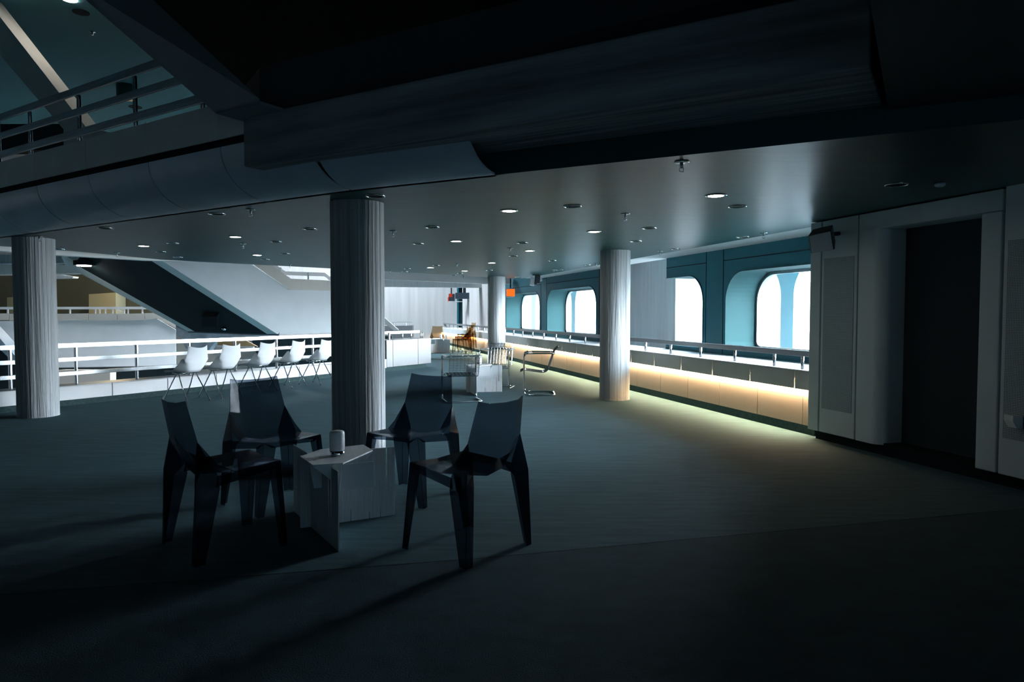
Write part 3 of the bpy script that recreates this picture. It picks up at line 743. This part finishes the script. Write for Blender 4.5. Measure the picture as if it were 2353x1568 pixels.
# ------------------------------------------------------------------ slotted twin-wall tables
def sheet(A, Bp, z0, z1, slots=(), th=.008):
    """upright sheet from A to Bp, slots (t, width, z0, z1) cut as notches in its outline"""
    d = (Bp - A); L = d.length; d.normalize(); n = Vector((-d.y, d.x, 0)) * th
    bot = sorted([s for s in slots if s[2] <= z0 + .001]); top = sorted([s for s in slots if s[3] >= z1 - .001], reverse=True)
    pts = [(0, z0)]
    for t, w, a, c in bot: pts += [(t - w / 2, z0), (t - w / 2, c), (t + w / 2, c), (t + w / 2, z0)]
    pts += [(L, z0), (L, z1)]
    for t, w, a, c in top: pts += [(t + w / 2, z1), (t + w / 2, a), (t - w / 2, a), (t - w / 2, z1)]
    pts += [(0, z1)]
    return MB().prism([A + d * t + Vector((0, 0, z)) - n / 2 for t, z in pts], n)
def make_table():
    a, bq, c, d = fl(690, 1214), fl(716, 1211), fl(779, 1268), fl(907, 1183)
    e = c + (bq - c) * 1.75
    o = (a + d + c + e) / 4
    r = thing('slotted_table', 'low white table of slotted plastic sheets among the smoked chairs, white lamp on top', 'table', o, group='white slotted tables')
    hz = .435
    def lc(m): return m
    def mv(b_): b_.v = [v - o for v in b_.v]; return b_
    s1 = (d - a).length; s2 = (e - c).length; xb = (bq - a).length; xc = (bq - c).length
    mv(sheet(a, d, 0, hz, [(s1 * .18, .006, 0, .20), (s1 * .52, .006, 0, .07), (s1 * .72, .006, 0, .04), (s1 * .84, .006, 0, .24), (s1 * .91, .008, .17, hz)])).build('long_sheet', 'twin', r)
    mv(sheet(c, e, 0, hz, [(s2 * .13, .006, .16, hz), (s2 * .18, .006, .15, hz), (s2 * .40, .005, 0, .06), (s2 * .8, .006, 0, .1)])).build('cross_sheet', 'twin', r)
    top = [fl(x, y, .447) for x, y in ((690, 1052), (719, 1072.5), (788, 1067.5), (856, 1037.5), (835, 1025), (738, 1035.5))]
    mv(MB().prism(top, (0, 0, .008))).build('tabletop', 'twin', r)
    dn = (d - a).normalized(); nn = Vector((dn.y, -dn.x, 0))
    tops = [t - Vector((0, 0, 0)) for t in top]
    # folded flaps under the top
    q = fl(788, 1067.5, .447)
    mv(MB().prism([q + Vector((0, 0, -.002)), q + dn * .17 + Vector((0, 0, -.002)), q + dn * .17 + Vector((0, 0, -.15)), q - dn * .02 + Vector((0, 0, -.15))], nn * -.006)).build('folded_flap', 'flap', r)
    q = fl(719, 1072.5, .447)
    mv(MB().prism([q, q + Vector((.10, 0.03, -.0)), q + Vector((.10, .03, -.09))], Vector((0, .006, 0)))).build('folded_flap', 'flap', r)
    q = fl(856, 1037.5, .447)
    mv(MB().prism([q, q + Vector((-.04, .05, 0)), q + Vector((-.05, .05, -.06))], Vector((.004, .004, 0)))).build('folded_flap', 'flap', r)
    q = fl(700, 1060, .447)
    mv(MB().prism([q + dn * .02, q + dn * .12, q + dn * .12 + Vector((0, 0, -.16)), q + dn * .05 + Vector((0, 0, -.16))], nn * .006)).build('folded_flap', 'flap', r)
    return r, o
tb, to = make_table()
t2 = copy_tree(tb); p = fl(1098, 902); at(t2, (p.x, p.y, 0), 18, 'low white slotted table among the chromed wire chairs'); 
t3 = copy_tree(tb); p = fl(1010, 811); at(t3, (p.x, p.y, 0), 62, 'distant low white slotted table beside the stacked amber chairs')
def table_lamp():
    r = thing('table_lamp', 'x', 'lamp', group='white cylinder lamps on the tables')
    MB().lathe([(.0, .030), (.0435, .030), (.0435, .125), (.041, .136), (.033, .141), (0, .142)]).build('lamp_shade', 'lamp_glass', r, smooth=True)
    MB().lathe([(0, 0), (.040, 0), (.0425, .004), (.0425, .031), (0, .031)]).build('base', 'chrome', r, smooth=True)
    return r
tl = table_lamp(); p = fl(775, 1046, .455); at(tl, (p.x, p.y, .4555), 0, 'white frosted cylinder lamp with chrome base on the table by the smoked chairs')
c = copy_tree(tl); at(c, (t2.location.x + .02, t2.location.y + .02, .4555), 0, 'white frosted cylinder lamp on the table among the wire chairs')
c = copy_tree(tl); at(c, (t3.location.x + .05, t3.location.y - .05, .4555), 0, 'white frosted cylinder lamp on the distant table beside a small bottle')
bt = thing('bottle', 'small clear bottle with pump beside the lamp on the distant table', 'bottle', (t3.location.x + .21, t3.location.y - .02, .4555))
MB().lathe([(0, 0), (.03, 0), (.03, .10), (.012, .13), (.012, .15), (0, .15)], seg=16).build('body', 'flap', bt, smooth=True)
MB().lathe([(0, .15), (.008, .15), (.006, .20), (0, .20)], seg=10).build('pump', 'steel', bt, smooth=True)

# ------------------------------------------------------------------ upper gallery: curved fascia, rail, beam, near ceilings
gl = thing('curved_gallery_fascia', 'curved blue-grey metal fascia with dark gap along the upper gallery', 'fascia', kind='structure')
def fascia_panel(f, t0, t1, g=.008, sh=0.0, m='fascia', nm='curved_panel'):
    b = MB(); R = PR - sh; pr = [(R * math.sin(math.radians(a)), 2.56 - (PH - sh) * math.cos(math.radians(a))) for a in range(0, 91, 6)]
    pr = [(-.05, 2.2 + sh)] + pr
    inn = [(-.05, 2.215 + sh)] + [((R - .015) * math.sin(math.radians(a)), 2.56 - (PH - sh - .015) * math.cos(math.radians(a))) for a in range(0, 91, 6)]
    n = len(pr); vs = []
    for t in (t0 + g, t1 - g): vs += [f.pt(t, d, z) for d, z in pr] + [f.pt(t, d, z) for d, z in inn]
    fs = []
    for k in range(n - 1):
        fs += [(k, k + 1, 2 * n + k + 1, 2 * n + k), (n + k, n + k + 1, 3 * n + k + 1, 3 * n + k), (k, k + 1, n + k + 1, n + k), (2 * n + k, 2 * n + k + 1, 3 * n + k + 1, 3 * n + k)]
    fs += [(0, n, 3 * n, 2 * n), (n - 1, 2 * n - 1, 4 * n - 1, 3 * n - 1)]
    o = b.add(vs, fs).build(nm, m, gl)
    for p_ in o.data.polygons: p_.use_smooth = True
    md = o.modifiers.new('sp', 'EDGE_SPLIT'); md.split_angle = math.radians(35)
    return o
L1 = (pB - pA).length
st = [PW.t(x, PR) for x in (513, 348, 211, 93)]
w0 = st[2] - st[3]
ts = [st[3] - w0 * k for k in (4, 3, 2, 1)] + [st[3], st[2], st[1], st[0], L1]
for a, c in zip(ts, ts[1:]):
    fascia_panel(PW, a, c)
    MB().fbox(PW, a + .004, c - .004, PR, PR + .02, 2.615, 2.875).build('upper_panel', 'fascia_top', gl, bevel=.003)
fascia_panel(PW, ts[0], L1, 0, .022, 'black', 'backing')
fascia_panel(PW2, 0, (fl(1134, 400, CZ) - pB).length)
MB().fbox(PW, ts[0], L1, .28, PR - .03, 2.5, 2.86).build('gap_backing', 'black', gl)
MB().fbox(PW, ts[0], L1, PR - .10, PR + .02, 2.868, 2.882).build('coping', 'fascia_top', gl)
struct(MB().fbox(PW, ts[0] - 4, L1, -5.5, .25, 2.50, 2.72).build('floor_upper', 'dark'))
ur = thing('upper_gallery_railing', 'three-bar dark steel railing with bright posts along the upper gallery above the curved fascia', 'railing')
_z = lambda y: PW.z(84, y, PR - .03)
for z0, z1, xe in ((_z(251), _z(234), 405), (_z(296), _z(280), 450), (_z(342), _z(325), 492)):
    MB().fbox(PW, ts[0], PW.t(xe, PR), PR - .03, PR - .015, z0, z1).build('rail', 'steel_dark', ur, bevel=.003)
for x in (12, 84, 196, 324, 477): 
    t = PW.t(x, PR - .06); MB().tube([PW.pt(t, PR - .05, 2.86), PW.pt(t, PR - .05, _z(251) + .01)], .019, 14).build('post', 'steel', ur, smooth=True)
BZ = 2.35
bm_pts = [fl(560, 383, BZ), fl(2000, 155, BZ), fl(2048, 302, BZ), fl(752, 424, BZ)]
_bd = bm_pts[1] - bm_pts[0]
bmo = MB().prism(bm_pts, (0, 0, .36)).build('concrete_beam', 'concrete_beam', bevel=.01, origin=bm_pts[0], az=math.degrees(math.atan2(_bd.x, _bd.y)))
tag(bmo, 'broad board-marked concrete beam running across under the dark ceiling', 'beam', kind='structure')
k1, k2 = fl(597, 238, 2.71), fl(1500, 38, 2.71)
dk = (k2 - k1).normalized()
n1, n2 = fl(790, 298, 2.71), fl(1995, 150, 2.71)
struct(slabpoly('ceiling_near', [fl(560, 277, 2.71), k1, k1 + dk * 9, n2 + (n2 - n1).normalized() * 3 + Vector((0, .8, 0)), n2 + Vector((0, .5, 0)), fl(752, 330, 2.71)], 2.71, 2.95, 'dark'))
struct(slabpoly('ceiling_side', [fl(2050, 303, 2.32), fl(1995, -20, 2.32), Vector((1.2, -3.9, 0)), Vector((5.9, -3.9, 0)), PW2.pt((pC - pB).length + 2.4, .0, 0)], 2.32, 2.9, 'dark'))
struct(slabpoly('ceiling_high', [fl(200, -140, 3.95), fl(585, 228, 3.95), fl(560, 330, 3.95), Vector((8, 13, 0)), Vector((8, -4, 0)), Vector((-2.6, -4, 0))], 3.95, 4.1, 'black'))  # black slab added below the upper ceiling to keep this space dark
sk2 = thing('sprinkler_head', 'shadowy sprinkler head on the dark near ceiling before the concrete beam', 'sprinkler'); p = fl(1210, 160, 2.71); sk2.location = p
MB().lathe([(.04, 0), (.04, -.006), (.02, -.01)], seg=20).build('escutcheon', 'steel', sk2, smooth=True)
MB().lathe([(.012, -.008), (.012, -.045), (.006, -.05)], seg=12).build('nozzle', 'steel', sk2, smooth=True)
# flight of stairs coming down onto the beam
sa, sb = fl(496, 261, 2.69), fl(597, 238, 2.69); ua, ub = fl(197, 0, 3.75), fl(343, 0, 3.75)
so = MB().prism([sb, ub + (ub - sb) * .25, ua + (ua - sa) * .25, sa], (0, 0, .03))
so.prism([sa, sb, fl(790, 298, 2.69), fl(557, 279, 2.69)], (0, 0, .018))
so = so.build('stair_soffit', 'stair_dark'); tag(so, 'pale underside of a stair flight slanting down onto the concrete beam', 'stair', kind='structure')
# second flight further back on the upper level
YS = 11.0
q = [pix_at(x, y, YS) for x, y in ((-120, -115), (206, 303), (206, 330), (150, 302), (-120, -15))]
so = MB().prism(q, (0, .5, 0)).build('stair_stringer', 'fascia_top'); tag(so, 'grey-brown stringer of a further stair flight seen through the upper gallery railing', 'stair', kind='structure')
q = [pix_at(x, y, YS + .1) for x, y in ((-60, 285), (146, 285), (146, 345), (-60, 345))]
struct(MB().prism(q, (0, .3, 0)).build('wall_upper', 'dark'))
q = [pix_at(x, y, YS + .05) for x, y in ((146, 286), (190, 292), (262, 306), (262, 345), (146, 345))]
struct(MB().prism(q, (0, .3, 0)).build('wall_upper', 'fascia_top'))
struct(slabpoly('ceiling_upper', [(-26, -4), (-1.0, -4), (-1.0, 8), (2, 16), (2, 21), (-26, 21)], 6.4, 6.6, 'ceiling_high'))
def upper_item(px, py, r, h, m, name, lab, cat, part):
    p = fl(px, py, 6.4); o = thing(name, lab, cat, p); MB().lathe([(r, 0), (r, -h)]).build(part, m, o, smooth=False); return o
u = upper_item(160, -2, .11, .01, 'bulb', 'downlight', 'bright recessed downlight at the very top of the picture above the gallery rail', 'ceiling light', 'diffuser')
u = upper_item(186, 28, .13, .01, 'black', 'downlight', 'dark recessed downlight below the bright one above the gallery rail', 'ceiling light', 'baffle')
u = upper_item(311, 246, .15, .01, 'black', 'downlight', 'dark recessed downlight seen between the gallery rail bars', 'ceiling light', 'baffle')
u = upper_item(290, 196, .20, .3, 'ceiling', 'cylinder_light', 'dark round surface-mounted light seen behind the gallery top rail', 'ceiling light', 'housing')
for x, y, l in ((212, 73, 'small sprinkler on the upper ceiling above the gallery rail'), (337, 282, 'small sprinkler on the upper ceiling, just above the fascia top')):
    p = fl(x, y, 6.4); o = thing('sprinkler_head', l, 'sprinkler', p)
    MB().lathe([(.05, 0), (.05, -.01), (.02, -.02), (.02, -.06)], seg=16).build('nozzle', 'chrome', o, smooth=True)

# ------------------------------------------------------------------ stair hall beyond the railing
SWo = pix_at(640, 767, 16.0); SW = Fr(SWo, 60.5)
def onf(f, pts, d=0): 
    out = []
    for x, y in pts:
        t, z = f.hit(x, y, d); out.append(f.pt(t, d, z))
    return out
stair = thing('white_stair_flight', 'big white stair with dark sloping underside and cream cap, beyond the railing and shell chairs', 'stair', kind='structure')
MB().prism(onf(SW, [(250, 521), (637, 768), (870, 763), (870, 669), (664, 666), (450, 521)]), SW.n * -.12).build('side_wall', 'white_wall', stair)
capx = [(520, 564), (575, 603), (629, 641.5), (664, 666), (692, 666.7), (751, 668), (870, 670)]
cu = [(560, 564), (618, 605), (629, 613), (668, 641), (692, 642), (751, 645), (870, 649)]
for k in range(len(capx) - 1):
    MB().prism(onf(SW, [capx[k], capx[k + 1], cu[k + 1], cu[k]]), SW.n * .05).build('cap_panel', 'cream', stair, bevel=.004)
hr = thing('stair_handrail', 'pale flat handrail following the cream stair cap near the ceiling', 'railing')
for k, (p_, q_) in enumerate((((600, 586), (655, 624)), ((655, 624), (745, 627)), ((745, 627), (800, 668)))):
    P, Q = onf(SW, [p_, q_], -.15); MB().prism([P, Q, Q + Vector((0, 0, -.09)), P + Vector((0, 0, -.09))], SW.n * .03).build('rail', 'panel_white', hr)
for x, y in ((645, 615), (708, 626)):
    P, = onf(SW, [(x, y)], -.12); MB().tube([P, P + Vector((0, 0, -.38))], .02, 8).build('post', 'steel', hr)
A3, B3 = onf(SW, [(637, 768), (250, 521)]); sdir = (A3 - B3).normalized(); cdir = dirv(-54); nrm = sdir.cross(cdir).normalized()
def onsof(pts, off=0.0):
    out = []
    for x, y in pts:
        r = ray(x, y); k = (A3 - Vector((0, 0, EYE)) + nrm * off).dot(nrm) / r.dot(nrm); out.append(Vector((0, 0, EYE)) + r * k)
    return out
up = nrm if nrm.z > 0 else -nrm
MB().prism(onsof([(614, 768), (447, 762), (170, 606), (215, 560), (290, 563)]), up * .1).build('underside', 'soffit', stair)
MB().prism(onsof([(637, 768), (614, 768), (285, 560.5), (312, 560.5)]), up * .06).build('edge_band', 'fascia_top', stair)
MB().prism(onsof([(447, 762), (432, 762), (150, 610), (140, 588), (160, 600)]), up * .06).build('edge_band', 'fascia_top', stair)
MB().prism(onsof([(640, 769), (432, 762), (432, 764.5), (640, 772)]), up * .06).build('lower_lip', 'navy', stair)
q = onsof([(464, 752), (498, 752), (498, 728), (464, 728)], -.12)
ss = thing('speaker_box', 'square black box on the dark sloping stair underside', 'loudspeaker'); MB().prism(q, up * .15).build('housing', 'black', ss)
p = onsof([(515, 757)], -.05)[0]; o = thing('sprinkler_head', 'small sprinkler under the lower end of the dark stair underside', 'sprinkler', p); MB().lathe([(.06, 0.05), (.06, 0), (.02, -.03)], seg=14).build('nozzle', 'chrome', o, smooth=True)
# bulkheads at the ceiling border
BF = Fr(LW.pt(0, -1.75, 0), 31.4)
struct(MB().prism(onf(BF, [(-60, 548), (480, 584), (900, 610), (900, 624), (757, 614), (420, 600), (345, 599), (300, 596), (126, 586), (-60, 572)]), BF.n * -.2).build('wall_bulkhead', 'fascia_top'))
struct(MB().prism([pix_at(x, y, 19) for x, y in ((-60, 583), (206, 591), (206, 602), (190, 604), (-60, 606))], (0, .5, 0)).build('trim_5', 'concrete'))
struct(MB().prism([pix_at(x, y, 22) for x, y in ((-60, 601), (30, 600), (173, 611), (187, 628), (-60, 632))], (0, .6, 0)).build('trim_6', 'fascia_top'))
struct(MB().prism([pix_at(x, y, 23.5) for x, y in ((110, 629), (130, 630), (169, 636), (166, 639.5), (110, 641))], (0, .3, 0)).build('trim_7', 'fascia'))
o = thing('pendant_disc_light', 'glowing flat disc light under the stair hall soffit above the distant balcony', 'ceiling light', pix_at(193, 612, 16.5))
MB().lathe([(.22, .02), (.22, .13)], seg=32).build('housing', 'black', o); MB().lathe([(.15, 0), (.15, .02)], seg=32).build('diffuser', 'bulb', o)
# distant balcony with cream band and rail
BW = Fr(pix_at(300, 720, 24), 68)
root = thing('distant_balcony', 'long white balcony front with cream panel band across the stair hall', 'balcony', kind='structure')
MB().prism(onf(BW, [(-80, 738.5), (131, 737), (361, 733.5), (404, 758), (404, 852), (-80, 878)]), BW.n * -.15).build('front_wall', 'white_wall', root)
bs = [-80, 22, 131, 204, 270, 333]
for a, c in zip(bs, bs[1:]): MB().prism(onf(BW, [(a + .6, 721.5), (a + .6, 737), (c - .6, 736), (c - .6, 720.5)]), BW.n * .05).build('band_panel', 'cream', root)
MB().prism(onf(BW, [(333.6, 720), (333.6, 734.5), (361, 732.5), (408, 757), (408, 747), (352, 719.5)]), BW.n * .05).build('band_panel', 'cream', root)
dr = thing('distant_balcony_railing', 'white handrail on short posts along the distant balcony across the stair hall', 'railing')
MB().prism(onf(BW, [(-80, 706), (327, 705), (337, 711), (-80, 711.5)], -.1), BW.n * .04).build('handrail', 'panel_white', dr)
for x in (18, 161, 219, 229, 242, 259, 285, 294, 327): P, = onf(BW, [(x, 711)], -.1); Q, = onf(BW, [(x, 721)], -.1); MB().tube([P, Q], .03, 8).build('post', 'panel_white', dr)
MB().prism(onf(BW, [(265, 711), (271, 711), (289, 720.5), (281, 720.5)], -.2), BW.n * .04).build('stair_rail', 'panel_white', dr)
# ochre back wall with box niches
FY0 = RW.pt(RW.t(1066, .95), .95, 0).y
struct(MB().prism([pix_at(x, y, FY0 - .9) for x, y in ((-120, 600), (480, 600), (480, 760), (-120, 760))], (0, .3, 0)).build('wall_ochre', 'olive'))
struct(MB().prism([pix_at(204, 676.5, FY0 - 3), pix_at(266, 672.5, FY0 - 3), pix_at(266, 725, FY0 - 3), pix_at(204, 725, FY0 - 3)], (-.75, 2.0, 0)).build('wall_box', 'olive_lit'))
struct(MB().prism([pix_at(16, 684, FY0 - 3), pix_at(80, 680, FY0 - 3), pix_at(80, 725, FY0 - 3), pix_at(16, 725, FY0 - 3)], (-.9, 2.0, 0)).build('wall_box', 'olive_lit'))
l = bpy.data.lights.new('back_room_lamp', 'POINT'); l.energy = 160; l.color = (1, .82, .5); l.shadow_soft_size = .4
o = bpy.data.objects.new('back_room_lamp', l); COL.objects.link(o); o.location = pix_at(262, 622, FY0 - 5)
# wrapped furniture and boards under the stair
o = MB().prism([pix_at(x, y, 18.5) for x, y in ((403, 745), (447, 760), (640, 768), (560, 776), (497, 786), (480, 806), (445, 812), (425, 800), (415, 778), (404, 770))], (0, .25, 0)).build('dust_sheet', 'plastic_sheet', bevel=.02)
tag(o, 'crumpled grey plastic dust sheet hanging behind the top rail under the stair', 'dust sheet')
o = thing('cream_counter', 'cream rounded panel box seen between the rails below the dust sheet', 'counter')
MB().prism([pix_at(x, y, 20) for x, y in ((404, 765), (600, 775), (600, 860), (440, 864), (415, 850), (405, 820))], (0, .4, 0)).build('front', 'cream', o)
o = thing('tan_board', 'tan wooden board with white edge leaning under the stair behind the shell chairs', 'board')
MB().prism([pix_at(x, y, 17.6) for x, y in ((500, 781), (560, 780), (592, 797), (500, 794))], (0, .05, 0)).build('board', 'wood', o)
MB().prism([pix_at(x, y, 17.5) for x, y in ((495, 794), (583, 797), (583, 799.5), (495, 796.5))], (0, .05, 0)).build('white_edge', 'panel_white', o)
struct(MB().prism([pix_at(x, y, 18.8) for x, y in ((575, 773), (900, 773), (900, 900), (480, 900), (480, 860), (600, 845))], (0, .3, 0)).build('wall_under_stair', 'dark'))
struct(MB().prism([pix_at(x, y, 19.5) for x, y in ((136, 851), (253, 851), (253, 900), (-80, 920), (-80, 870))], (0, .3, 0)).build('wall_lower', 'cream'))
struct(MB().prism([pix_at(x, y, 21) for x, y in ((-80, 850), (520, 840), (520, 1200), (-80, 1200))], (0, .3, 0)).build('wall_lower', 'dark'))
q = [pix_at(x, y, 14) for x, y in ((-60, 712), (0, 778), (38, 822), (38, 840), (-60, 745))]
o = MB().prism(q, (0, .3, 0)).build('escalator_side', 'fascia'); tag(o, 'dark grey sloping escalator side behind the rails left of the column at the picture edge', 'escalator', kind='structure')
struct(MB().prism([pix_at(x, y, 14.5) for x, y in ((-90, 745), (0, 790), (60, 845), (60, 935), (-90, 935))], (0, .3, 0)).build('wall_lower', 'dark'))
# ------------------------------------------------------------------ distant part
def far_poly(name, pts, Y, m, dep=.4): return struct(MB().prism([pix_at(x, y, Y) for x, y in pts], (0, dep, 0)).build(name, m))
far_poly('trim_8', [(880, 610), (1165, 625), (1175, 652), (1120, 652.5), (880, 642)], 20.5, 'white_wall')
far_poly('trim_9', [(880, 642), (1175, 652), (1175, 662), (880, 659)], 24, 'concrete_light')
far_poly('trim_10', [(880, 659), (1063, 663), (1063, 671), (880, 675)], 30, 'white_wall')
far_poly('wall_far', [(800, 640), (1051, 640), (1051, 800), (800, 800)], FY0 - .6, 'far_concrete')
far_poly('wall_far', [(1050, 640), (1054, 640), (1054, 800), (1050, 800)], FY0 - .9, 'teal')
far_poly('wall_far', [(1053, 680), (1075, 680), (1075, 800), (1053, 800)], FY0 - .8, 'teal_light')
far_poly('wall_far', [(1050, 560), (1210, 560), (1210, 663), (1050, 663)], FY0 - .3, 'teal')
o = thing('distant_stair_rail', 'white sloping stair stringer and rail right beside the central column at rail height', 'railing')
MB().prism([pix_at(x, y, 19) for x, y in ((880, 727), (888, 734), (915, 758), (905, 760), (880, 741))], (0, .1, 0)).build('stringer', 'panel_white', o)
MB().prism([pix_at(x, y, 19.3) for x, y in ((880, 766), (886, 767), (905, 780), (880, 783))], (0, .1, 0)).build('lower_panel', 'cream', o)
fr_ = thing('distant_handrail', 'pale handrail on posts in front of the distant concrete wall past the central column', 'railing')
MB().prism([pix_at(x, y, 26) for x, y in ((885, 739.5), (947, 739), (947, 742), (885, 742.5))], (0, .06, 0)).build('handrail', 'panel_white', fr_)
for x in (906, 933): MB().tube([pix_at(x, 742, 26.03), pix_at(x, 749, 26.03)], .03, 8).build('post', 'steel', fr_)
far_poly('wall_far', [(880, 749), (947, 748), (947, 800), (880, 800)], 25.9, 'panel_far')

# ------------------------------------------------------------------ building envelope and added roof opening
def wallbox(name, x0, x1, y0, y1, z0, z1, m): return struct(MB().box(((x0 + x1) / 2, (y0 + y1) / 2, (z0 + z1) / 2), (x1 - x0, y1 - y0, z1 - z0)).build(name, m))
wallbox('wall_left', -34.3, -34, -6, 60, -4.3, 9, 'white_wall')
wallbox('wall_back', -34, 14, -6.3, -6, -4.3, 9, 'dark')
FY = RW.pt(RW.t(1066, .95), .95, 0).y
wallbox('wall_end', -34, 14, FY, FY + .3, -4.3, 9, 'far_concrete')
struct(MB().fbox(RW, -14, 16, 1.0, 1.3, 2.45, 9).build('wall_high', 'teal'))
struct(MB().fbox(RW, -14, -5.5, .75, 1.2, -4, 3).build('wall_near_right', 'dark'))
struct(MB().fbox(RW, 14.6, RW.t(1066, .95), .95, 1.3, -4, 9).build('wall_side_far', 'teal'))
# roof with an unseen opening added to light the stair hall
RZ = 8.5
for nm, x0, x1, y0, y1 in (('a', -34.3, -8, -6.3, 60.3), ('b', -5.5, 16, -6.3, 60.3), ('c', -8, -5.5, -6.3, 24), ('d', -8, -5.5, 27, 60.3)):
    struct(slabpoly('ceiling_roof', [(x0, y0), (x1, y0), (x1, y1), (x0, y1)], RZ, RZ + .3, 'white_wall'))
portal('daylight_added_opening', (-6.75, 25.5, RZ + .1), (0, 0, -1), 2.5, 3)
